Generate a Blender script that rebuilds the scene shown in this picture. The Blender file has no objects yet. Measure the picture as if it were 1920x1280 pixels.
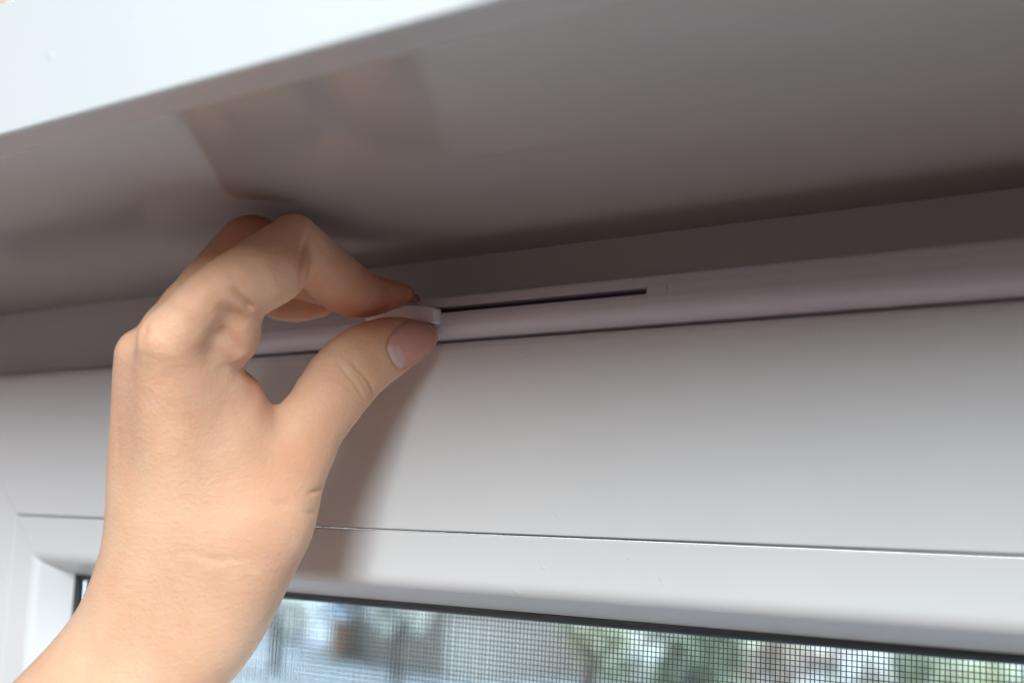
import bpy, bmesh, math, random
import numpy as np
from mathutils import Vector, Matrix
random.seed(7); rng = np.random.default_rng(7)
scene = bpy.context.scene
COL = scene.collection
S = 0.94                         # scene scale: all lengths below are written in millimetres and multiplied by K
K = S/1000.0
# ---------------------------------------------------------------- camera (51 mm lens, 40 degrees off the window's normal)
AX = np.array([0.75988061, -0.05476617, -0.6477516])     # world X, Y, Z written in camera axes (right, down, forward)
AN = np.array([0.64854402, 0.13193986, 0.74965494])
AU = np.array([0.04440852, -0.98974367, 0.13577681])
CAM = np.array([0.0, -320.0, 0.0])*K
cam_data = bpy.data.cameras.new('camera'); cam = bpy.data.objects.new('camera', cam_data); COL.objects.link(cam)
cam_data.sensor_width = 36; cam_data.lens = 51.45; cam_data.clip_start = 0.02; cam_data.clip_end = 500
cam.matrix_world = Matrix(((AX[0], -AX[1], -AX[2], CAM[0]), (AN[0], -AN[1], -AN[2], CAM[1]), (AU[0], -AU[1], -AU[2], CAM[2]), (0, 0, 0, 1)))
cam_data.dof.use_dof = True; cam_data.dof.focus_distance = 0.425*S; cam_data.dof.aperture_fstop = 10.5
scene.camera = cam
# ---------------------------------------------------------------- light: dim warm room all round, one broad cool window behind the camera
scene.view_settings.view_transform = 'Standard'; scene.view_settings.look = 'None'
scene.view_settings.exposure = 0.0; scene.view_settings.gamma = 1.0
w = bpy.data.worlds.new('World'); scene.world = w; w.use_nodes = True
wb = w.node_tree.nodes['Background']; wb.inputs[0].default_value = (1.0, 0.74, 0.69, 1); wb.inputs[1].default_value = 0.142
def area(name, az, el, dist, sx, sy, power, colour):
    d = Vector((math.sin(math.radians(az))*math.cos(math.radians(el)), -math.cos(math.radians(az))*math.cos(math.radians(el)), math.sin(math.radians(el))))
    t = Vector((-0.30, 0.0, 0.03))
    L = bpy.data.lights.new(name, 'AREA'); L.shape = 'RECTANGLE'; L.size = sx; L.size_y = sy; L.energy = power; L.color = colour
    o = bpy.data.objects.new(name, L); COL.objects.link(o); o.location = t+d*dist
    o.rotation_euler = (-d).to_track_quat('-Z', 'Y').to_euler()
    return o
area('room_window_light', 32, 22.5, 1.9, 0.54, 0.82, 51, (0.88, 0.965, 1.0))
# ---------------------------------------------------------------- helpers
def tag(o, label=None, cat=None, group=None, kind=None):
    if label: o['label'] = label
    if cat: o['category'] = cat
    if group: o['group'] = group
    if kind: o['kind'] = kind
    return o
def empty(name, loc, label=None, cat=None, group=None):
    o = bpy.data.objects.new(name, None); COL.objects.link(o); o.location = loc; o.empty_display_size = .05
    return tag(o, label, cat, group)
def mesh_obj(name, verts, faces, mat, parent=None, smooth=False, kind=None):
    me = bpy.data.meshes.new(name); me.from_pydata([tuple(v) for v in verts], [], faces); me.update()
    if smooth: me.polygons.foreach_set('use_smooth', [True]*len(me.polygons))
    if mat: me.materials.append(mat)
    o = bpy.data.objects.new(name, me); COL.objects.link(o)
    if parent:
        o.parent = parent
        o.location = -parent.location
    if kind: o['kind'] = kind
    return o
def fix_normals(o):
    bm = bmesh.new(); bm.from_mesh(o.data); bmesh.ops.recalc_face_normals(bm, faces=bm.faces); bm.to_mesh(o.data); bm.free(); return o
def bevel(o, width, seg=3, angle=35):
    m = o.modifiers.new('b', 'BEVEL'); m.width = width; m.segments = seg; m.limit_method = 'ANGLE'; m.angle_limit = math.radians(angle)
    return o
def box(name, x0, x1, y0, y1, z0, z1, mat, parent=None, bev=0, kind=None, unit=K):
    v = [(x*unit, y*unit, z*unit) for x in (x0, x1) for y in (y0, y1) for z in (z0, z1)]
    f = [(0, 1, 3, 2), (4, 6, 7, 5), (0, 4, 5, 1), (2, 3, 7, 6), (0, 2, 6, 4), (1, 5, 7, 3)]
    o = fix_normals(mesh_obj(name, v, f, mat, parent, kind=kind))
    if bev: bevel(o, bev*unit)
    return o
# ---------------------------------------------------------------- materials
def new_mat(name):
    m = bpy.data.materials.new(name); m.use_nodes = True
    return m, m.node_tree, m.node_tree.nodes['Principled BSDF']
def node(t, typ, **kw):
    n = t.nodes.new(typ)
    for k, v in kw.items(): setattr(n, k, v)
    return n
def link(t, a, b): t.links.new(a, b)
def mapped_noise(t, scale=(1, 1, 1), nscale=5, detail=4, rough=.5, coord='Object'):
    tc = node(t, 'ShaderNodeTexCoord'); mp = node(t, 'ShaderNodeMapping'); mp.inputs['Scale'].default_value = scale
    nz = node(t, 'ShaderNodeTexNoise'); nz.inputs['Scale'].default_value = nscale; nz.inputs['Detail'].default_value = detail; nz.inputs['Roughness'].default_value = rough
    link(t, tc.outputs[coord], mp.inputs[0]); link(t, mp.outputs[0], nz.inputs[0]); return nz
def ramp(t, src, a, b, p0=.3, p1=.7):
    r = node(t, 'ShaderNodeValToRGB'); r.color_ramp.elements[0].position = p0; r.color_ramp.elements[1].position = p1
    r.color_ramp.elements[0].color = (*a, 1); r.color_ramp.elements[1].color = (*b, 1); link(t, src, r.inputs[0]); return r
def bump(t, src, dist, strength=1.0, prev=None):
    b = node(t, 'ShaderNodeBump'); b.inputs['Strength'].default_value = strength; b.inputs['Distance'].default_value = dist
    link(t, src, b.inputs['Height'])
    if prev: link(t, prev.outputs[0], b.inputs['Normal'])
    return b
def pvc(name, c0, c1, rough=.32, nstr=1.0, spec=.5, streak=(60, 900, 900)):
    m, t, p = new_mat(name)
    n = mapped_noise(t, (14, 14, 14), 1.0, 5); r = ramp(t, n.outputs[0], c0, c1, .25, .75); link(t, r.outputs[0], p.inputs['Base Color'])
    n2 = mapped_noise(t, streak, 1.0, 3)
    rr = node(t, 'ShaderNodeMapRange'); rr.inputs[3].default_value = rough-.05; rr.inputs[4].default_value = rough+.07
    link(t, n2.outputs[0], rr.inputs[0]); link(t, rr.outputs[0], p.inputs['Roughness'])
    b = bump(t, n2.outputs[0], 0.00006*nstr, .5)
    sp = mapped_noise(t, (210, 210, 210), 1.0, 2, .5); rs = ramp(t, sp.outputs[0], (0, 0, 0), (1, 1, 1), .70, .76)       # scattered nicks and dust
    b = bump(t, rs.outputs[0], 0.0002, .5, b); link(t, b.outputs[0], p.inputs['Normal'])
    p.inputs['Specular IOR Level'].default_value = spec
    return m
M_FRAME = pvc('frame_pvc', (.76, .765, .775), (.79, .79, .80))
M_SASH = pvc('sash_pvc', (.77, .78, .79), (.80, .805, .81), .38)
M_VENT = pvc('vent_plastic', (.72, .71, .79), (.74, .73, .81), .36)
M_SLIDER = pvc('slider_plastic', (.93, .91, .96), (.95, .93, .98), .28)
M_CAVITY = pvc('vent_cavity', (.10, .06, .20), (.12, .07, .24), .6)
M_TRIM = pvc('trim_pvc', (.70, .735, .745), (.74, .77, .78), .45)
M_GASKET = pvc('rubber_gasket', (.012, .016, .02), (.016, .022, .028), .45)
M_SPACER = pvc('glazing_spacer', (.008, .016, .022), (.012, .028, .036), .4)
M_OUTER_SHADED = pvc('shaded_outer_frame', (.10, .20, .25), (.12, .23, .28), .5)  # white plastic darkened to teal: shade and glass tint put into the colour
M_THREAD = pvc('screen_thread', (.02, .045, .045), (.03, .06, .055), .6)
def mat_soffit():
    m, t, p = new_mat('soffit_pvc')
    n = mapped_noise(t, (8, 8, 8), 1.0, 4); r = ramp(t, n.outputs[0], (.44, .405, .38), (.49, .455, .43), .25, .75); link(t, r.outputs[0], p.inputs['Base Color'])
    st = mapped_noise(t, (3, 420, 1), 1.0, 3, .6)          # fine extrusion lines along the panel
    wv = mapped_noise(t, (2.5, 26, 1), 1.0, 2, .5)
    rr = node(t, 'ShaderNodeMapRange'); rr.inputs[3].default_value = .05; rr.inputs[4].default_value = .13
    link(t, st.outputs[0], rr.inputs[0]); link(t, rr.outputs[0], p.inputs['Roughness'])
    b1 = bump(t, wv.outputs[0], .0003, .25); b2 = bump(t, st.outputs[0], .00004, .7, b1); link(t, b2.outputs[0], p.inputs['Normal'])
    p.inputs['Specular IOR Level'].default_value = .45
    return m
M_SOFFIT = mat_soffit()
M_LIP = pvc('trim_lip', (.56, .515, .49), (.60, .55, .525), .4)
def mat_wall():
    m, t, p = new_mat('pink_wallpaper')
    n = mapped_noise(t, (260, 260, 260), 1.0, 5, .65); r = ramp(t, n.outputs[0], (.62, .42, .40), (.82, .76, .74), .38, .62); link(t, r.outputs[0], p.inputs['Base Color'])
    b = bump(t, n.outputs[0], .0006, .8); link(t, b.outputs[0], p.inputs['Normal']); p.inputs['Roughness'].default_value = .85
    return m
M_WALL = mat_wall()
def mat_glass():
    m, t, p = new_mat('window_glass'); t.nodes.remove(p); out = t.nodes['Material Output']
    tr = node(t, 'ShaderNodeBsdfTransparent'); tr.inputs[0].default_value = (.975, .99, .985, 1)
    gl = node(t, 'ShaderNodeBsdfGlossy'); gl.inputs['Roughness'].default_value = .02
    lw = node(t, 'ShaderNodeLayerWeight'); lw.inputs[0].default_value = .5; mx = node(t, 'ShaderNodeMixShader')
    pw = node(t, 'ShaderNodeMath', operation='POWER'); pw.inputs[1].default_value = 5; link(t, lw.outputs['Facing'], pw.inputs[0])
    ma = node(t, 'ShaderNodeMath', operation='MULTIPLY_ADD'); ma.inputs[1].default_value = .95; ma.inputs[2].default_value = .04; link(t, pw.outputs[0], ma.inputs[0])
    link(t, ma.outputs[0], mx.inputs[0]); link(t, tr.outputs[0], mx.inputs[1]); link(t, gl.outputs[0], mx.inputs[2]); link(t, mx.outputs[0], out.inputs[0])
    return m
M_GLASS = mat_glass()
def plain(name, c0, c1, scale=1.0, rough=.8, bumpd=0):
    m, t, p = new_mat(name)
    n = mapped_noise(t, (scale,)*3, 1.0, 5, .6); r = ramp(t, n.outputs[0], c0, c1, .3, .7); link(t, r.outputs[0], p.inputs['Base Color'])
    p.inputs['Roughness'].default_value = rough
    if bumpd: b = bump(t, n.outputs[0], bumpd, .6); link(t, b.outputs[0], p.inputs['Normal'])
    return m
# ---------------------------------------------------------------- wall, trim, soffit
ZS = 89.9                                # height of the soffit (mm above eye level)
XL, XR, ZB = -622.0, 330.0, -760.0       # opening in the wall
YF = -148.0                              # room face of the wall
def build_wall():
    bm = bmesh.new()
    W = 6500.0
    def quad(x0, x1, z0, z1):
        v = [(x*K, y*K, z*K) for x in (x0, x1) for y in (YF+2, 180.0) for z in (z0, z1)]
        vs = [bm.verts.new(q) for q in v]
        for f in [(0, 1, 3, 2), (4, 6, 7, 5), (0, 4, 5, 1), (2, 3, 7, 6), (0, 2, 6, 4), (1, 5, 7, 3)]: bm.faces.new([vs[i] for i in f])
    quad(-W, W, ZS+4, 2500); quad(-W, W, -2600, ZB); quad(-W, XL, ZB, ZS+4); quad(XR, W, ZB, ZS+4)
    bmesh.ops.recalc_face_normals(bm, faces=bm.faces)
    me = bpy.data.meshes.new('wall'); bm.to_mesh(me); bm.free(); me.materials.append(M_WALL)
    o = bpy.data.objects.new('wall', me); COL.objects.link(o); tag(o, kind='structure')
build_wall()
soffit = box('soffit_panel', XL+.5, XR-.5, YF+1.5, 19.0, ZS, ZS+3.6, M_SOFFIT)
tag(soffit, 'glossy white plastic panel lining the ceiling of the window recess, above the hand', 'reveal panel')
# L-shaped white trim over the edge: fascia 31 mm high, a short lip under the panel
trim = empty('corner_trim', (-.3, YF*K, ZS*K), 'smooth white plastic corner trim along the front edge of the recess, below the pink wall', 'corner trim')
def extrude(name, prof, x0, x1, mat, parent=None, closed=True, smooth=False, cap=True, kind=None):
    n = len(prof); v = [(x0*K, y*K, z*K) for y, z in prof]+[(x1*K, y*K, z*K) for y, z in prof]
    f = [(i, (i+1) % n, (i+1) % n+n, i+n) for i in range(n if closed else n-1)]
    if cap: f += [tuple(range(n-1, -1, -1)), tuple(range(n, 2*n))]
    return fix_normals(mesh_obj(name, v, f, mat, parent, smooth, kind))
def arc(cy, cz, r, a0, a1, n=5):
    return [(cy+r*math.cos(math.radians(a0+(a1-a0)*i/n)), cz+r*math.sin(math.radians(a0+(a1-a0)*i/n))) for i in range(n+1)]
Yt = YF-.0
extrude('fascia', arc(Yt+.5, ZS-.7, .5, 180, 260, 5)+[(Yt+1.4, ZS-1.2), (Yt+1.4, ZS+31.6)]+arc(Yt+.6, ZS+31.0, .6, 60, 180, 4), -2600, 2600, M_TRIM, trim)
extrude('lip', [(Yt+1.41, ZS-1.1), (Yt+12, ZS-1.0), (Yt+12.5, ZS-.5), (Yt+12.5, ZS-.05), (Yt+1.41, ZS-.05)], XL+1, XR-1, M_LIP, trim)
# ---------------------------------------------------------------- window: mitred frame and sash
win = empty('window', (XL*K, 0, ZB*K), 'white plastic framed window with mitred corners and a black gasket, under the recess panel', 'window')
def mitred(name, prof, xl, xr, zt, zb, side, mat, parent, gap=.3, smooth=False):
    "profile = (y, inset) pairs; side 't','l','b','r'"
    v = []
    for e in (0, 1):
        for y, s in prof:
            if side == 't': p = (xl+s+gap, zt-s) if e == 0 else (xr-s-gap, zt-s)
            if side == 'b': p = (xl+s+gap, zb+s) if e == 0 else (xr-s-gap, zb+s)
            if side == 'l': p = (xl+s, zt-s-gap) if e == 0 else (xl+s, zb+s+gap)
            if side == 'r': p = (xr-s, zt-s-gap) if e == 0 else (xr-s, zb+s+gap)
            v.append((p[0]*K, y*K, p[1]*K))
    n = len(prof); f = [(i, (i+1) % n, (i+1) % n+n, i+n) for i in range(n)]+[tuple(range(n-1, -1, -1)), tuple(range(n, 2*n))]
    return fix_normals(mesh_obj(name, v, f, mat, parent, smooth))
FR = [(18, 0), (18, 26)]+[(18.6, 27), (20, 27.6), (20, 40), (70, 40), (70, 0)]
FX0, FX1, FZ1, FZ0 = -620.0, 328.0, ZS-.2, ZB+2
for s in 'tlbr': mitred('frame_side', FR, FX0, FX1, FZ1, FZ0, s, M_FRAME, win)
SX0, SX1, SZ1, SZ0 = -591.7, 300.0, 59.4, ZB+32
SASH = [(19.8, .0)]+arc(3, 3, 3, 90, 180, 5)[:0]+[(2.6, 0), (1.2, .35), (.35, 1.2), (0, 2.6), (0, 56.7), (.25, 56.95), (3.4, 57.0), (3.4, 57.4), (19.8, 57.4)]
def bez(a, b, c, n=12):
    return [((1-t)**2*a[0]+2*t*(1-t)*b[0]+t*t*c[0], (1-t)**2*a[1]+2*t*(1-t)*b[1]+t*t*c[1]) for t in [i/n for i in range(n+1)]]
BEAD = [(19.7, 57.45), (1.0, 57.47)]+bez((.4, 57.5), (-.3, 57.6), (-.35, 58.4), 6)+bez((-.35, 70.2), (-.35, 73.0), (2.2, 74.6), 12)+[(14.6, 79.4), (15.4, 79.3), (19.7, 74)]
for s in 'tlbr': mitred('sash_rail' if s in 'tb' else 'sash_stile', SASH, SX0, SX1, SZ1, SZ0, s, M_SASH, win)
for s in 'tlbr': mitred('glazing_bead', BEAD, SX0, SX1, SZ1, SZ0, s, M_SASH, win)
GK = [(14.7, 79.45), (14.9, 80.6), (15.5, 81.4), (16.5, 81.9), (17.4, 81.9), (17.4, 78.0), (15.5, 79.35)]
for s in 'tlbr': mitred('gasket', GK, SX0, SX1, SZ1, SZ0, s, M_GASKET, win, 0, True)
SP = [(21.55, 77), (21.55, 81.9), (34.95, 81.9), (34.95, 77)]
for s in 'tlbr': mitred('spacer_bar', [(y, q-(2.2 if s in 'tb' else 0)) for y, q in SP] if 0 else SP, SX0, SX1, SZ1, SZ0, s, M_SPACER, win, .01)
OU = [(39.1, 77.5), (39.3, 80.8), (41, 82), (52, 84), (52, 60), (39.1, 60)]
for s in 'tlbr': mitred('outer_rebate', OU, SX0, SX1, SZ1, SZ0, s, M_OUTER_SHADED, win, .01)
gx0, gx1, gz1, gz0 = SX0+76, SX1-76, SZ1-76, SZ0+76
box('glass_pane', gx0, gx1, 17.5, 21.5, gz0, gz1, M_GLASS, win)
box('glass_pane', gx0, gx1, 35.0, 39.0, gz0, gz1, M_GLASS, win)
# ---------------------------------------------------------------- insect screen: every thread is real
scr = empty('insect_screen', ((gx0-10)*K, 60*K, (gz0-10)*K), 'dark fine mesh insect screen outside the window glass', 'insect screen')
def build_mesh_screen(y=60.0, pitch=1.62, r=.15):
    x0, x1, z0, z1 = gx0-6, gx1+6, gz0-6, gz1+6
    V, Fc = [], []
    def strand(pts, nrm):
        b = len(V)
        for (x, yy, z) in pts:
            for k in range(4):
                a = math.pi/4+k*math.pi/2; u, q = math.cos(a)*r*1.2, math.sin(a)*r*1.2
                V.append(((x+(u if nrm == 'x' else 0))*K, (yy+q)*K, (z+(u if nrm == 'z' else 0))*K))
        for i in range(len(pts)-1):
            for k in range(4):
                Fc.append((b+4*i+k, b+4*i+(k+1) % 4, b+4*i+4+(k+1) % 4, b+4*i+4+k))
    nx = int((x1-x0)/pitch); nz = int((z1-z0)/pitch)
    for i in range(nx+1):
        x = x0+i*pitch+random.gauss(0, .06); ph = random.uniform(0, 6)
        strand([(x+.10*math.sin(ph+zz*.021)+.18*math.sin(x*.013+zz*.017), y-.06, zz) for zz in np.linspace(z0, z1, 12)], 'x')
    for i in range(nz+1):
        z = z1-i*pitch+random.gauss(0, .06); ph = random.uniform(0, 6)
        strand([(xx, y+.24, z+.10*math.sin(ph+xx*.02)+.2*math.sin(z*.012+xx*.015)) for xx in np.linspace(x0, x1, 14)], 'z')
    mesh_obj('screen_mesh', V, Fc, M_THREAD, scr, kind='stuff')
build_mesh_screen()
for n, a in (('t', (gx0-14, gx1+14, 55, 66, gz1+2, gz1+16)), ('b', (gx0-14, gx1+14, 55, 66, gz0-16, gz0-2)), ('l', (gx0-20, gx0-6, 55, 66, gz0-2, gz1+2)), ('r', (gx1+6, gx1+20, 55, 66, gz0-2, gz1+2))):
    box('screen_frame', *a, M_OUTER_SHADED, scr, .8)
# ---------------------------------------------------------------- ventilator strip on the head of the frame
vent = empty('ventilator', (-.26*S, 5*K, 60*K), 'long lilac white window ventilator strip with a dark slot, fixed above the sash', 'ventilator')
def vshift(pr): return [(y-8.7, z*.973) for y, z in pr]
V_TOP = [(17.9, 72.9)]+vshift([(9.5, 74.8)]+arc(5.6, 72.8, 1.7, 80, 165, 5))
V_LOW = vshift([(2.7, 67.8)]+bez((2.75, 67.2), (3.2, 62.2), (11.0, 61.3), 12))+[(.6, 59.52), (17.9, 59.6)]
VP = V_TOP+vshift([(3.2, 70.9), (3.0, 69.4)])+V_LOW
X_SL0, X_SL1 = -321.0, -225.0
extrude('vent_cover', VP, -452, X_SL0, M_VENT, vent)
extrude('vent_cover', VP, X_SL1, 40, M_VENT, vent)
ZA, ZC = 68.95, 67.2
SLOT_HI = V_TOP+[(-5.15, ZA+.25), (-4.8, ZA), (17.9, ZA)]
SLOT_LO = [(17.9, ZC), (-5.4, ZC), (-5.8, ZC-.2)]+V_LOW
extrude('slot_lip', SLOT_HI, X_SL0, X_SL1, M_VENT, vent, cap=False)
extrude('slot_lip', SLOT_LO, X_SL0, X_SL1, M_VENT, vent, cap=False)
box('slot_cavity', X_SL0, X_SL1, -1.0, 3, ZC+.01, ZA-.01, M_CAVITY, vent)
box('moulded_tick', -219.2, -218.5, -6.05, -5.0, 66.4, 69.0, M_VENT, vent, .15)
for sx_ in (-452.0,): extrude('end_cap', [(y-.3 if y < 0 else y, z) for y, z in VP], sx_-3, sx_-.05, M_VENT, vent)
def wpt(px, py, y):      # point on the plane y (mm) seen at a pixel of the photograph
    d = np.array([px-960., py-640., 2744.]); r = np.array([d@AX, d@AN, d@AU]); return r*(320.+y)/r[1]+np.array([0, -320., 0])
def build_slider():
    # outline of the grip, then a dished front: thick at the stop end, pinched thin towards the fingers
    top = [(684, 594.5, -8.0), (722, 586.0, -8.5), (744, 577.0, -9.0), (757, 572.6, -9.2), (768, 571.2, -9.2), (790, 573.6, -9.0), (811, 575.8, -8.7), (814.6, 578.5, -8.4)]
    bot = [(684, 600.5, -8.0), (722, 597.4, -8.5), (744, 596.8, -9.0), (757, 596.6, -9.2), (768, 597.0, -9.2), (790, 601.2, -9.0), (809, 605.6, -8.7), (814.4, 603.0, -8.4)]
    V = []
    for lst in (top, bot):
        for px, py, y in lst: V.append(wpt(px, py, y))
    n = len(top); B = [(v[0]+(.5 if i % n < n-1 else 0), 9.0, v[2]*.0+max(min(v[2], ZA-.2), ZC+.2)) for i, v in enumerate(V)]
    Fv = [(i, i+1, n+i+1, n+i) for i in range(n-1)]
    V2 = [np.array(v) for v in V]+[np.array((v[0], v[1]+3.2, v[2])) for v in V]
    m = 2*n
    Fv += [(i, m+i, m+i+1, i+1) for i in range(n-1)]+[(n+i, n+i+1, m+n+i+1, m+n+i) for i in range(n-1)]
    Fv += [(n-1, m+n-1, m+2*n-1, 2*n-1), (0, n, m+n, m), ]+[(m+i, m+n+i, m+n+i+1, m+i+1) for i in range(n-1)]
    o = fix_normals(mesh_obj('slider', [np.array(v)*K for v in V2], Fv, M_SLIDER, vent)); bevel(o, .45*K, 3, 25)
    a, b = wpt(806, 585, 0), wpt(770, 585, 0)
    box('slider_stem', b[0], a[0], -4.6, -1.2, ZC+.25, ZA-.25, M_SLIDER, vent)
build_slider()
# ---------------------------------------------------------------- hand (implicit surface, numpy)
# camera-space millimetres: x right, y down, z away; F is the focal length in the 1920 px frame
F = 2744.0
def ss(t): t = min(max(t, 0.0), 1.0); return t*t*(3-2*t)
def dep(px, py, d):     # the knuckles come nearer than the finger tips, the forearm stays close to the window
    b = min(max((py-560.0)/700.0, 0.0), 1.0); return d-24.0*ss((730.0-px)/420.0)*(1-b)+17.0*b
def hp(px, py, d):
    d = dep(px, py, d)
    return np.array([(px-960.0)*d/F, (py-640.0)*d/F, float(d)])
def cap(p, a, b, ra, rb):
    ab = b-a; t = np.clip(((p-a)@ab)/(ab@ab), 0, 1)
    return np.sqrt((((p-a)-t[:, None]*ab)**2).sum(1)) - (ra+(rb-ra)*t)
def smin(a, b, k):
    h = np.maximum(k-np.abs(a-b), 0)/k
    return np.minimum(a, b)-h*h*k*.25
def smax(a, b, k): return -smin(-a, -b, k)
def spline(pts, n=3):            # Catmull-Rom through (px, py, depth, radius px)
    if len(pts) < 3: return [np.array(q, float) for q in pts]
    q = [np.array(v, float) for v in pts]; q = [2*q[0]-q[1]]+q+[2*q[-1]-q[-2]]; out = []
    for i in range(1, len(q)-2):
        for j in range(n):
            t = j/n; a, b, c, d = q[i-1], q[i], q[i+1], q[i+2]
            out.append(.5*(2*b+(c-a)*t+(2*a-5*b+4*c-d)*t*t+(3*b-a-3*c+d)*t**3))
    return out+[q[-2]]
def chain(p, pts, k):          # pts: (px, py, depth, radius in px)
    d = None; pts = spline(pts)
    for (x0, y0, z0, r0), (x1, y1, z1, r1) in zip(pts[:-1], pts[1:]):
        c = cap(p, hp(x0, y0, z0), hp(x1, y1, z1), r0*dep(x0, y0, z0)/F, r1*dep(x1, y1, z1)/F)
        d = c if d is None else smin(d, c, k)
    return d
def blob(p, x, y, z, rx, ry, rz, ang=0):     # ellipsoid, radii in mm, turned in the picture plane
    q = p-hp(x, y, z); c, s = math.cos(ang), math.sin(ang)
    u = np.stack([(q[:, 0]*c+q[:, 1]*s)/rx, (-q[:, 0]*s+q[:, 1]*c)/ry, q[:, 2]/rz], 1)
    n = np.sqrt((u**2).sum(1)); m = np.sqrt(((u/np.array([rx, ry, rz]))**2).sum(1))+1e-9
    return n*(n-1)/m
INDEX_A = [(322, 634, 404, 54), (392, 556, 405, 49), (473, 521, 407, 67), (550, 450, 411, 48)]
INDEX_B = [(550, 450, 411, 48), (598, 496, 419, 51), (646, 537, 430, 51), (691, 553, 438, 40), (759, 551, 444, 18)]
THUMB = [(789, 634, 438, 32), (727, 651, 432, 56), (659, 693, 424, 67), (594, 781, 415, 64), (540, 873, 409, 51)]
MIDDLE = [(276, 664, 420, 49), (391, 542, 427, 56), (471, 470, 426, 64), (596, 522, 439, 46), (669, 547, 448, 36)]
RING = [(282, 690, 439, 52), (380, 590, 446, 50), (442, 506, 447, 46), (529, 558, 449, 42), (595, 556, 452, 40)]
PINKY = [(305, 715, 454, 46), (380, 640, 461, 44), (430, 578, 461, 38), (454, 597, 458, 28), (466, 602, 458, 21)]
PALM = [
    [(313, 639, 404, 47), (322, 759, 404, 56), (334, 896, 402, 63), (349, 995, 402, 64)],
    [(270, 668, 420, 54), (274, 767, 420, 60), (282, 896, 418, 72), (304, 993, 414, 61)],
    [(283, 694, 437, 46), (299, 817, 434, 55), (318, 998, 425, 64)],
    [(307, 716, 452, 40), (328, 847, 446, 50), (334, 998, 434, 60)],
    [(566, 860, 409, 52), (517, 959, 407, 69), (478, 1015, 404, 48)],
    [(457, 830, 412, 33), (434, 758, 412, 57), (374, 695, 408, 29)],
    [(427, 862, 410, 47), (420, 946, 408, 65), (403, 1026, 408, 61)],
    [(407, 735, 428, 46), (373, 857, 425, 70), (369, 974, 420, 79)],
]
ARM = [
    [(470, 1022, 402, 64), (421, 1146, 398, 84), (321, 1259, 390, 98), (45, 1587, 372, 99)],
    [(305, 1008, 406, 65), (269, 1108, 402, 81), (183, 1261, 396, 77), (-90, 1560, 380, 114)],
    [(386, 1016, 414, 69), (345, 1123, 410, 83), (234, 1243, 404, 95), (-31, 1562, 388, 112)],
]
CREASES = []
BULGE = (520, 520, 408, 8.6, 6.6, 7.5, -.6)
def index_f(p):
    ia = smin(chain(p, INDEX_A, 1), blob(p, *BULGE), 4)           # flesh squeezed at the bend
    return smin(ia, chain(p, INDEX_B, 1), 1.2)
def thumb_f(p): return chain(p, THUMB, 1)
def body0(p):
    d = None
    for c in PALM:
        q = chain(p, c, 1)
        d = q if d is None else smin(d, q, 16)
    for c in ARM:
        d = smin(d, chain(p, c, 1), 18)
    fold = smin(blob(p, 442, 612, 408.5, 6.6, 6.2, 8, .25), blob(p, 436, 640, 409.5, 5.6, 6.6, 8, -.45), 5)
    i = smin(smin(d, index_f(p), 5), fold, 5)
    th = smin(d, thumb_f(p), 6.5)
    d = smin(i, th, .4)
    m = smin(chain(p, MIDDLE[:3], 1), chain(p, MIDDLE[2:], 1), 2)
    r = smin(chain(p, RING[:3], 1), chain(p, RING[2:], 1), 2)
    l = smin(chain(p, PINKY[:3], 1), chain(p, PINKY[2:], 1), 2)
    d = smin(d, m, .7); d = smin(d, r, .8); d = smin(d, l, 1)
    return d
def hit(px, py, f=None, z0=320., z1=520.):
    "depth along the ray through the pixel where the surface is met (camera space point)"
    f = f or body0
    z = np.linspace(z0, z1, 381)
    r = np.array([(px-960)/F, (py-640)/F, 1.0])
    v = f(z[:, None]*r)
    k = np.argmax(v < 0)
    if v[k] >= 0: return None
    if k == 0: return z[0]*r
    t = v[k-1]/(v[k-1]-v[k])
    return (z[k-1]+t*(z[k]-z[k-1]))*r
# ---- creases cut into the surface, nails
CREASES = [  # (pixels along the fold, half width mm, depth mm)
    ([(633, 672), (640, 686), (652, 702), (664, 716), (676, 735), (684, 752)], .6, .75),
    ([(657, 675), (668, 688), (684, 704), (696, 722), (701, 740), (700, 752)], .6, .8),
    ([(668, 700), (678, 716), (688, 736)], .5, .25),
    ([(580, 430), (574, 452), (570, 472), (568, 490), (566, 510), (565, 538), (560, 565)], .9, 1.15),
    ([(432, 535), (446, 552), (458, 565), (470, 578), (484, 591), (500, 608)], .9, 1.7),
    ([(372, 620), (400, 645), (428, 664), (452, 684), (478, 716), (504, 750)], 2.4, -.8),
    ([(404, 572), (418, 580), (434, 590), (450, 602), (462, 610)], 2.0, 1.1),
    ([(412, 612), (426, 626), (436, 642), (446, 658), (456, 674)], 1.7, 1.5),
    ([(410, 684), (434, 704), (455, 726), (476, 746), (498, 762)], 1.5, .8),
    ([(574, 925), (586, 923), (596, 920), (605, 916), (618, 911), (636, 904)], .7, .85),
    ([(566, 958), (580, 961), (591, 961), (600, 959), (614, 955), (632, 948)], .65, .7),
    ([(505, 940), (535, 946), (570, 944)], 1.0, .35), ([(470, 1060), (510, 1072), (552, 1070)], 1.0, .35), ([(330, 1030), (400, 1050), (470, 1046)], 1.1, .3),
    ([(268, 596), (258, 620), (250, 650), (243, 690), (237, 740), (234, 800), (234, 860), (236, 900)], 1.8, 1.2),
    ([(276, 606), (270, 624), (262, 650)], 1.2, .7),
    ([(600, 1000), (575, 1008), (545, 1012)], .9, .35),
    ([(590, 1030), (560, 1040), (520, 1044)], .9, .3),
]
NAIL = [(727, 650), (731, 634), (745, 614), (768, 600), (790, 600), (811, 610), (820, 628), (818, 645), (800, 668), (776, 683), (752, 694), (740, 681), (730, 662)]
NAIL_ROOT = (733, 672)
INAIL = [(712, 520, 441), (783, 552, 450)]
INAIL_UP = (.45, -.80, .10)
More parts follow.
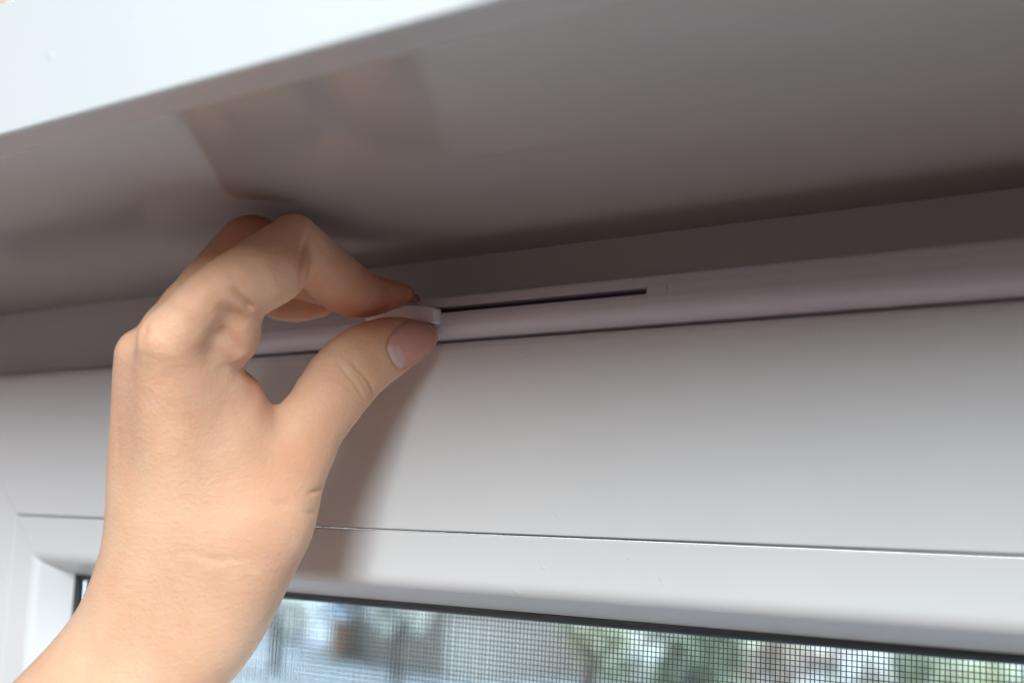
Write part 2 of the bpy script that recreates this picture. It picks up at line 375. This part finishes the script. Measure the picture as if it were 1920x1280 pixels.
FLUSH_SHADE = [(700, 580, 436, 11, .95), (745, 565, 442, 10, .85), (650, 545, 428, 11, .7), (610, 510, 420, 10, .4), (700, 610, 428, 9, .7), (770, 605, 434, 8, .6), (800, 660, 434, 8, .5), (480, 600, 396, 5, .5), (568, 505, 404, 6, .35), (470, 402, 418, 9, .5), (472, 712, 412, 8, .6), (446, 655, 408, 5, .5), (440, 592, 404, 4, .3), (450, 620, 402, 7, .25), (590, 555, 430, 9, .3)]
_cr = None
def prep_creases():
    global _cr
    _cr = []
    for pts, r, k in CREASES:
        q = []
        for x, y in pts:
            a = hit(x, y)
            if q and (a is None or abs(a[2]-q[-1][2]) > 3): a = np.array([(x-960)/F, (y-640)/F, 1.0])*(q[-1][2]+.6)
            if a is not None: q.append(a)
        if len(q) > 1: _cr.append((np.array(q), r, k, True))
    q = [hit(x, y, thumb_f, 395, 470) for x, y in NAIL+NAIL[:1]]
    q = [a for a in q if a is not None]; _cr.append((np.array(q), .5, .8, False))
def carve(p):
    if _cr is None: prep_creases()
    d = np.zeros(len(p))
    for q, w, amp, taper in _cr:
        lo, hi = q.min(0)-3*w, q.max(0)+3*w
        m = ((p > lo) & (p < hi)).all(1)
        if not m.any(): continue
        pp = p[m]; n = len(q); best = np.full(len(pp), 1e9); tt = np.zeros(len(pp))
        for i in range(n-1):
            ab = q[i+1]-q[i]; t = np.clip(((pp-q[i])@ab)/(ab@ab+1e-9), 0, 1)
            e = (((pp-q[i])-t[:, None]*ab)**2).sum(1); c = e < best
            best = np.where(c, e, best); tt = np.where(c, (i+t)/(n-1), tt)
        a = amp*(np.sin(np.pi*np.clip(tt, 0, 1))**.8 if taper else 1.0)
        d[m] += a*np.exp(-best/(w*w))
    return d
def body(p): return body0(p)+carve(p)
# ---------------------------------------------------------------- surface of the implicit hand
def surface(f, lo, hi, h):
    lo = np.array(lo, float); n = np.ceil((np.array(hi)-lo)/h).astype(int)
    c = 4; nc = -(-n//c)+1
    I = np.stack(np.meshgrid(*[np.arange(m) for m in nc], indexing='ij'), -1).reshape(-1, 3)
    dc = f(lo+I*h*c).reshape(nc)
    N = nc*c+1
    val = np.repeat(np.repeat(np.repeat(dc, c, 0), c, 1), c, 2)
    val = np.pad(val, [(0, 1)]*3, mode='edge')
    near = np.abs(dc) < h*c*2.2
    nr = np.repeat(np.repeat(np.repeat(near, c, 0), c, 1), c, 2); nr = np.pad(nr, [(0, 1)]*3)
    idx = np.argwhere(nr); out = np.empty(len(idx))
    for a in range(0, len(idx), 200000): out[a:a+200000] = f(lo+idx[a:a+200000]*h)
    val[tuple(idx.T)] = out
    ins = val < 0
    cells = np.zeros(tuple(np.array(val.shape)-1), bool)
    s0 = ins[:-1, :-1, :-1]
    for dx in (0, 1):
        for dy in (0, 1):
            for dz in (0, 1):
                cells |= ins[dx:ins.shape[0]-1+dx, dy:ins.shape[1]-1+dy, dz:ins.shape[2]-1+dz] != s0
    ci = np.argwhere(cells); vid = -np.ones(cells.shape, int); vid[tuple(ci.T)] = np.arange(len(ci))
    acc = np.zeros((len(ci), 3)); cnt = np.zeros(len(ci))
    cor = [(a, b, d) for a in (0, 1) for b in (0, 1) for d in (0, 1)]
    for a in cor:
        for ax in range(3):
            if a[ax]: continue
            b = list(a); b[ax] = 1
            va = val[tuple((ci+a).T)]; vb = val[tuple((ci+b).T)]; m = (va < 0) != (vb < 0)
            t = np.where(m, va/np.where(m, va-vb, 1), 0)
            p = np.array(a, float)+t[:, None]*(np.array(b)-np.array(a)); acc += np.where(m[:, None], p, 0); cnt += m
    P = lo+(ci+acc/cnt[:, None])*h
    Q = []
    for ax in range(3):
        u, v = (ax+1) % 3, (ax+2) % 3
        sl = [slice(None)]*3; sl2 = [slice(None)]*3; sl[ax] = slice(0, -1); sl2[ax] = slice(1, None)
        e = ins[tuple(sl)] != ins[tuple(sl2)]; ei = np.argwhere(e)
        ei = ei[(ei[:, u] > 0) & (ei[:, v] > 0) & (ei[:, u] < cells.shape[u]) & (ei[:, v] < cells.shape[v])]
        w0 = ins[tuple(ei.T)]
        def g(du, dv):
            q = ei.copy(); q[:, u] -= du; q[:, v] -= dv; return vid[tuple(q.T)]
        a, b, c_, d = g(1, 1), g(0, 1), g(0, 0), g(1, 0)
        q = np.stack([a, b, c_, d], 1); q[~w0] = q[~w0][:, ::-1]; Q.append(q)
    return P, np.concatenate(Q)
def grad(f, P, e=.25):
    g = np.stack([f(P+np.eye(3)[k]*e)-f(P-np.eye(3)[k]*e) for k in range(3)], 1)/(2*e)
    return g
def to_world(P):
    return np.stack([P@AX, P@AN, P@AU], 1)*K+CAM
def project(f, P, it=2):
    for _ in range(it):
        g = grad(f, P); d = f(P); P = P-g*(d/np.maximum((g**2).sum(1), .2))[:, None]
    return P
def build_hand():
    lo = [-205, -48, 326]; hi = [-12, 158, 488]
    P, Q = surface(body0, lo, hi, .6); prep_creases()
    P = project(body0, P, 1)
    # relax the broad back of the hand and the arm, keep fingers and folds crisp
    u, v = P[:, 0]/P[:, 2]*F+960, P[:, 1]/P[:, 2]*F+640
    wt = np.clip((v-660-.25*np.clip(u-380, 0, 400))/80, 0, 1)*np.clip((650-u)/40, 0, 1)
    wt *= np.clip((np.hypot(u-512, v-735)-45)/50, 0, 1)
    E = np.concatenate([Q[:, [0, 1]], Q[:, [1, 2]], Q[:, [2, 3]], Q[:, [3, 0]]]); cnt = np.bincount(E[:, 0], minlength=len(P)).astype(float)[:, None]
    cnt[cnt == 0] = 1
    def relax(n, w):
        nonlocal P
        for _ in range(n):
            A = np.stack([np.bincount(E[:, 0], P[E[:, 1], k], len(P)) for k in range(3)], 1)/cnt
            P = P+(A-P)*w
    relax(60, wt[:, None]*.9); relax(4, .5)
    g = grad(body0, P); g /= np.linalg.norm(g, axis=1)[:, None]+1e-9
    P = P-g*carve(P)[:, None]
    W = to_world(P)
    base = Vector(to_world(hp(350, 1000, 404)[None])[0])
    me = bpy.data.meshes.new('person')
    V = W-np.array(base)
    me.vertices.add(len(V)); me.vertices.foreach_set('co', V.ravel())
    me.loops.add(len(Q)*4); me.loops.foreach_set('vertex_index', Q.ravel().astype(np.int32))
    me.polygons.add(len(Q)); me.polygons.foreach_set('loop_start', np.arange(0, len(Q)*4, 4, dtype=np.int32)); me.polygons.foreach_set('loop_total', np.full(len(Q), 4, np.int32))
    me.update(); me.validate()
    # blood in finger pads, thumb tip; shade painted into knuckle folds, index end
    red = np.zeros(len(P))
    for px, py, z, r, a in FLUSH_SHADE:
        c = hp(px, py, z); red = np.maximum(red, a*np.exp(-((P-c)**2).sum(1)/(r*r)))
    at = me.attributes.new('flush_shade', 'FLOAT', 'POINT'); at.data.foreach_set('value', red.astype(np.float32))
    me.polygons.foreach_set('use_smooth', [True]*len(me.polygons))
    me.materials.append(M_SKIN)
    o = bpy.data.objects.new('person', me); COL.objects.link(o); o.location = base
    tag(o, 'bare left hand and forearm, index finger and thumb pinching the slider on the ventilator strip', 'person')
    # consistent outward normals
    bm = bmesh.new(); bm.from_mesh(me); bmesh.ops.recalc_face_normals(bm, faces=bm.faces); bm.to_mesh(me); bm.free()
    return o, base
def mat_skin():
    m, t, p = new_mat('skin')
    at = node(t, 'ShaderNodeAttribute', attribute_name='flush_shade')
    n = mapped_noise(t, (45, 45, 45), 1.0, 5, .6)
    r = ramp(t, n.outputs[0], (.80, .465, .295), (.90, .59, .405), .3, .7)
    n1 = mapped_noise(t, (16, 16, 16), 1.0, 3, .5); r1 = ramp(t, n1.outputs[0], (.97, .90, .88), (1.0, 1.0, 1.0), .35, .6)
    mu = node(t, 'ShaderNodeMix', data_type='RGBA', blend_type='MULTIPLY'); mu.inputs[0].default_value = 1.0
    link(t, r.outputs[0], mu.inputs[6]); link(t, r1.outputs[0], mu.inputs[7])
    mx = node(t, 'ShaderNodeMix', data_type='RGBA', blend_type='MIX'); link(t, at.outputs['Fac'], mx.inputs[0]); link(t, mu.outputs[2], mx.inputs[6]); mx.inputs[7].default_value = (.68, .26, .165, 1)
    link(t, mx.outputs[2], p.inputs['Base Color'])
    p.inputs['Roughness'].default_value = .52; p.inputs['Specular IOR Level'].default_value = .35
    p.inputs['Subsurface Weight'].default_value = .55; p.inputs['Subsurface Radius'].default_value = (1.0, .36, .18); p.inputs['Subsurface Scale'].default_value = .0026
    # pores and the fine criss-cross of the skin
    tc = node(t, 'ShaderNodeTexCoord'); vo = node(t, 'ShaderNodeTexVoronoi'); vo.inputs['Scale'].default_value = 900; link(t, tc.outputs['Object'], vo.inputs['Vector'])
    fi = mapped_noise(t, (420, 420, 900), 1.0, 4, .6)
    lo = mapped_noise(t, (170, 170, 330), 1.0, 3, .5)
    b1 = bump(t, lo.outputs[0], .0004, .5); b2 = bump(t, fi.outputs[0], .00022, .8, b1); b3 = bump(t, vo.outputs[0], .00014, .6, b2)
    link(t, b3.outputs[0], p.inputs['Normal'])
    return m
def mat_nail():
    m, t, p = new_mat('fingernail')
    n = mapped_noise(t, (120, 120, 120), 1.0, 2, .5)
    r = ramp(t, n.outputs[0], (.72, .35, .28), (.78, .41, .34), .3, .7)
    at = node(t, 'ShaderNodeAttribute', attribute_name='lunula'); mx = node(t, 'ShaderNodeMix', data_type='RGBA', blend_type='MIX')
    link(t, at.outputs['Fac'], mx.inputs[0]); link(t, r.outputs[0], mx.inputs[6]); mx.inputs[7].default_value = (.76, .50, .48, 1)
    link(t, mx.outputs[2], p.inputs['Base Color'])
    p.inputs['Roughness'].default_value = .26; p.inputs['Specular IOR Level'].default_value = .45
    p.inputs['Subsurface Weight'].default_value = .3; p.inputs['Subsurface Radius'].default_value = (1, .4, .3); p.inputs['Subsurface Scale'].default_value = .002
    return m
M_SKIN = mat_skin(); M_NAIL = mat_nail()
person, pbase = build_hand()
def sample_poly(poly, n=26):
    "grid of pixels filling a closed outline (fan of rings about its centre)"
    poly = np.array(poly, float); m = len(poly); c = poly.mean(0)
    # smooth the outline (Chaikin)
    for _ in range(2):
        q = []
        for i in range(len(poly)):
            a, b = poly[i], poly[(i+1) % len(poly)]; q += [a*.75+b*.25, a*.25+b*.75]
        poly = np.array(q)
    rings = [c[None]]
    for k in range(1, n+1): rings.append(c+(poly-c)*(k/n))
    return rings
def build_thumbnail():
    rings = sample_poly(NAIL, 12); V = []; lun = []
    sizes = []
    b_in = np.array(NAIL_ROOT, float)
    for k, rg in enumerate(rings):
        for x, y in rg:
            q = hit(x, y, thumb_f, 395, 470)
            if q is None: q = np.array([(x-960)/F, (y-640)/F, 1.])*436.
            V.append(q); dd = np.hypot(x-b_in[0], y-b_in[1]); lun.append(1.0 if dd < 22 else max(0, 1-(dd-22)/5))
        sizes.append(len(rg))
    V = np.array(V); g = grad(thumb_f, V, .5); g /= np.linalg.norm(g, axis=1)[:, None]
    off = np.concatenate([np.full(s, .20 if k < len(sizes)-2 else (.14 if k == len(sizes)-2 else -.5)) for k, s in enumerate(sizes)])
    V = V+g*off[:, None]
    Fc = []; o1 = 1; m = sizes[1]
    for i in range(m): Fc.append((0, o1+(i+1) % m, o1+i))
    for k in range(1, len(sizes)-1):
        a = 1+(k-1)*m; b = a+m
        for i in range(m): Fc.append((a+i, a+(i+1) % m, b+(i+1) % m, b+i))
    W = to_world(V)
    o = mesh_obj('thumbnail', W, Fc, M_NAIL, None, True)
    o.parent = person; o.location = -pbase
    at = o.data.attributes.new('lunula', 'FLOAT', 'POINT'); at.data.foreach_set('value', np.array(lun, np.float32))
    fix_normals(o)
build_thumbnail()
def build_index_nail():
    # curved plate over the end of the index finger, seen nearly edge-on
    a = hp(*INAIL[0]); b = hp(*INAIL[1]); ax = (b-a); Ln = np.linalg.norm(ax); ax /= Ln
    up = np.array(INAIL_UP); up = up-ax*(up@ax); up /= np.linalg.norm(up); sd = np.cross(ax, up)
    V, Fc = [], []; nu, nv = 10, 14; R0 = 4.9
    for lay in (0, 1):
        for i in range(nu+1):
            u = i/nu
            for j in range(nv+1):
                th = math.radians(-62+124*j/nv); e = math.sqrt(max(0, 1-((j/nv-.5)*2)**2))*.9
                ln = u*(Ln-1.6)+u*e*1.6
                r_ = R0*(1-.10*u)-(0 if lay == 0 else .38)
                V.append(a+ax*ln+up*(math.cos(th)*r_-R0)+sd*math.sin(th)*r_+up*.3)
    m = nv+1; tot = (nu+1)*m
    for lay in (0, 1):
        for i in range(nu):
            for j in range(nv): q = lay*tot+i*m+j; Fc.append((q, q+1, q+m+1, q+m))
    for i in range(nu):
        for j in (0, nv): q = i*m+j; Fc.append((q, q+m, q+m+tot, q+tot))
    for j in range(nv): q = nu*m+j; Fc.append((q, q+1, q+1+tot, q+tot)); q = j; Fc.append((q, q+1, q+1+tot, q+tot))
    o = mesh_obj('fingernail', to_world(np.array(V)), Fc, M_NAIL, None, True); o.parent = person; o.location = -pbase; fix_normals(o)
build_index_nail()
# ---------------------------------------------------------------- outdoors, far beyond the glass
def mat_sky():
    m, t, p = new_mat('sky_glow'); t.nodes.remove(p); out = t.nodes['Material Output']
    em = node(t, 'ShaderNodeEmission'); em.inputs[1].default_value = 14.0
    tc = node(t, 'ShaderNodeTexCoord'); sp = node(t, 'ShaderNodeSeparateXYZ'); link(t, tc.outputs['Generated'], sp.inputs[0])
    r = ramp(t, sp.outputs[2], (.92, .96, 1.0), (.50, .70, .98), .05, .8); link(t, r.outputs[0], em.inputs[0]); link(t, em.outputs[0], out.inputs[0])
    return m
def build_sky():
    V, Fc = [], []; R0 = 220.0; nu, nv = 32, 10
    for j in range(nv+1):
        e = math.radians(-8+98*j/nv)
        for i in range(nu+1):
            a = math.pi*i/nu
            V.append((R0*math.cos(a)*math.cos(e), .25+R0*math.sin(a)*math.cos(e), R0*math.sin(e)))
    for j in range(nv):
        for i in range(nu): b = j*(nu+1)+i; Fc.append((b, b+1, b+nu+2, b+nu+1))
    mesh_obj('sky', V, Fc, mat_sky(), smooth=True, kind='structure')
build_sky()
GZ = -4.2
M_GROUND = plain('street_ground', (.10, .105, .10), (.20, .205, .195), .2)
g = mesh_obj('ground', [(-230, .3, GZ), (230, .3, GZ), (230, 230, GZ), (-230, 230, GZ)], [(0, 1, 2, 3)], M_GROUND, kind='structure')
M_PANE_FAR = plain('house_glass', (.03, .05, .07), (.06, .08, .1), .5, .15)
def house(x, y, w, d, h, rh, wall_m, roof_m, label, chim=None, nwin=3, rot=1.25):
    e = empty('house', (x, y, GZ), label, 'house')
    e.rotation_euler.z = rot
    def local(o): o.location = (0, 0, 0); return o
    local(box('wall', -w/2, w/2, -d/2, d/2, 0, h, wall_m, e, unit=1))
    v = [(-w/2-.4, -d/2-.4, h), (w/2+.4, -d/2-.4, h), (w/2+.4, d/2+.4, h), (-w/2-.4, d/2+.4, h), (-w/2-.4, 0, h+rh), (w/2+.4, 0, h+rh)]
    rf = local(fix_normals(mesh_obj('roof', v, [(0, 1, 5, 4), (2, 3, 4, 5), (0, 4, 3), (1, 2, 5), (0, 3, 2, 1)], roof_m, e)))
    if chim:
        c = box('chimney', chim-.5, chim+.5, -d/4-.5, -d/4+.5, h+.1, h+rh+1.2, M_BRICK, None, unit=1); c.parent = rf
    for fl in range(max(1, int(h//3))):
        for i in range(nwin):
            cx = -w/2+w*(i+.5)/nwin; cz = 1.6+3*fl
            f = local(box('window_frame', cx-.65, cx+.65, -d/2-.08, -d/2+.05, cz-.75, cz+.75, M_WHITE_FAR, e, unit=1))
            p = box('pane', cx-.52, cx+.52, -d/2-.1, -d/2-.06, cz-.62, cz+.62, M_PANE_FAR, None, unit=1); p.parent = f
    return e
M_WHITE_FAR = plain('white_render', (.80, .82, .82), (.90, .92, .92), .4)
M_BLUE_FAR = plain('blue_render', (.42, .60, .80), (.52, .70, .88), .3)
M_TAN_FAR = plain('tan_render', (.42, .38, .33), (.52, .47, .41), .3)
M_CREAM_FAR = plain('cream_render', (.66, .62, .44), (.80, .76, .58), .3)
M_BRICK = plain('orange_brick', (.62, .30, .18), (.76, .42, .28), 2)
M_SLATE = plain('slate_roof', (.45, .56, .66), (.58, .68, .78), 1)
M_BROWNROOF = plain('brown_roof', (.22, .17, .13), (.34, .27, .20), 1)
M_RED = plain('red_canvas', (.55, .04, .03), (.68, .07, .05), 1)
def at_dir(px, Y):
    d = np.array([px-960., 560., 2744.]); r = np.array([d@AX, d@AN, d@AU]); return r[0]/r[1]*Y
house(at_dir(720, 58), 58, 24, 9, 3.0, .7, M_BLUE_FAR, M_SLATE, 'blurred long pale blue building seen through the left part of the insect screen', None, 5)
house(at_dir(900, 38), 38, 7.0, 7, 2.1, .9, M_TAN_FAR, M_BROWNROOF, 'blurred tan house with a brown roof in front of the blue building', None, 0)
house(at_dir(600, 40), 40, 3, 3, 1.7, .5, M_WHITE_FAR, M_SLATE, 'blurred small white house left of the orange brick shed', None, 1)
house(at_dir(645, 36), 36, 1.1, 1.1, 1.3, .3, M_BRICK, M_SLATE, 'blurred orange brick shed left of the tan house', None, 0)
house(at_dir(1180, 50), 50, 5, 8, 3.2, .5, M_WHITE_FAR, M_SLATE, 'blurred white house beyond the middle of the screen', None, 3)
house(at_dir(1400, 40), 40, 6, 6, 2.6, .8, M_CREAM_FAR, M_BROWNROOF, 'blurred cream house with a brown roof behind the trees', None, 3)
house(at_dir(1780, 34), 34, 6, 6, 2.6, .6, M_WHITE_FAR, M_SLATE, 'blurred wide white house at the right end of the view outside', None, 4)
# red awning on posts
aw = empty('awning', (at_dir(1822, 22), 22, GZ), 'small red canvas awning on two posts in front of the wide white house', 'awning')
def lbox(name, par, *a, m):
    o = box(name, *a, m, par, unit=1); o.location = (0, 0, 0); return o
lbox('canvas', aw, -.22, .22, -.5, .5, 1.7, 2.5, m=M_RED)
for sx_ in (-.2, .2): lbox('post', aw, sx_-.04, sx_+.04, -.04, .04, 0, 1.6, m=M_WHITE_FAR)
M_BARK = plain('bark', (.06, .045, .035), (.12, .09, .07), 6)
def leafmat(name, a, b):
    m = plain(name, a, b, 2, .6); return m
LEAF = [leafmat('yellow_green_leaves', (.56, .58, .40), (.74, .72, .52)), leafmat('dark_green_leaves', (.30, .34, .22), (.46, .48, .32)), leafmat('pale_leaves', (.74, .73, .64), (.90, .88, .80)), leafmat('russet_leaves', (.48, .38, .30), (.64, .54, .44))]
def tree(x, y, h, rad, leaf, label, n=900):
    e = empty('tree', (x, y, GZ), label, 'tree')
    V, Fc = [], []
    def limb(a, b, r0, r1):
        a, b = np.array(a), np.array(b); d = (b-a)/np.linalg.norm(b-a); u = np.cross(d, [0.3, .9, .1]); u /= np.linalg.norm(u); w_ = np.cross(d, u); k0 = len(V)
        for p, r in ((a, r0), (b, r1)):
            for i in range(7): t = 2*math.pi*i/7; V.append(p+r*(math.cos(t)*u+math.sin(t)*w_))
        for i in range(7): Fc.append((k0+i, k0+(i+1) % 7, k0+7+(i+1) % 7, k0+7+i))
    top = (random.uniform(-.2, .2), random.uniform(-.2, .2), h*.62)
    limb((0, 0, 0), top, .18, .09); ends = []
    for i in range(9):
        a = i*2.4; q = (top[0]+math.cos(a)*rad*.75, top[1]+math.sin(a)*rad*.75, h*random.uniform(.62, .98)); s_ = (top[0]*.8, top[1]*.8, h*random.uniform(.35, .6)); limb(s_, q, .06, .02); ends.append(q)
    o = mesh_obj('trunk', V, Fc, M_BARK, e); o.location = (0, 0, 0)
    V2, F2 = [], []
    cl = [np.array(q)+rng.normal(0, rad*.12, 3) for q in ends for _ in range(2)]+[np.array(top)+rng.normal(0, rad*.4, 3)+[0, 0, h*.15] for _ in range(7)]
    for i in range(n):
        c = cl[rng.integers(len(cl))]; p = c+rng.normal(0, rad*.17, 3); a = rng.normal(0, 1, 3); a /= np.linalg.norm(a); b = np.cross(a, rng.normal(0, 1, 3)); b /= np.linalg.norm(b); sz = rng.uniform(.10, .22)
        k0 = len(V2); V2 += [p-a*sz, p+b*sz*.5, p+a*sz, p-b*sz*.5]; F2.append((k0, k0+1, k0+2, k0+3))
    o = mesh_obj('crown', V2, F2, leaf, e); o.location = (0, 0, 0)
tree(at_dir(505, 30), 30, 2.7, 1.0, LEAF[2], 'blurred pale leaved tree at the left edge of the view beside the forearm')
tree(at_dir(735, 31), 31, 2.6, .8, LEAF[2], 'blurred slim pale tree between the orange shed and the tan house')
tree(at_dir(1085, 26), 26, 2.9, .8, LEAF[0], 'blurred yellow green tree just right of the tan house')
tree(at_dir(1190, 27), 27, 2.4, 1.0, LEAF[2], 'blurred pale leaved tree in front of the white house beyond the middle of the screen')
tree(at_dir(1300, 24), 24, 2.9, .8, LEAF[1], 'blurred dark green tree left of the cream house')
tree(at_dir(1400, 26), 26, 2.7, 1.0, LEAF[0], 'blurred yellow green tree in front of the cream house')
tree(at_dir(1500, 24), 24, 2.8, 1.0, LEAF[3], 'blurred russet tree at the right end of the cream house')
tree(at_dir(1600, 23), 23, 2.7, .9, LEAF[2], 'blurred pale leaved tree right of the russet tree')
tree(at_dir(1700, 24), 24, 2.5, .9, LEAF[2], 'blurred low pale tree in front of the wide white house')
tree(at_dir(1760, 20), 20, 3.0, .7, LEAF[1], 'blurred dark green tree in front of the wide white house')
tree(at_dir(1900, 19), 19, 3.0, .9, LEAF[0], 'blurred yellow green tree at the right edge of the view')
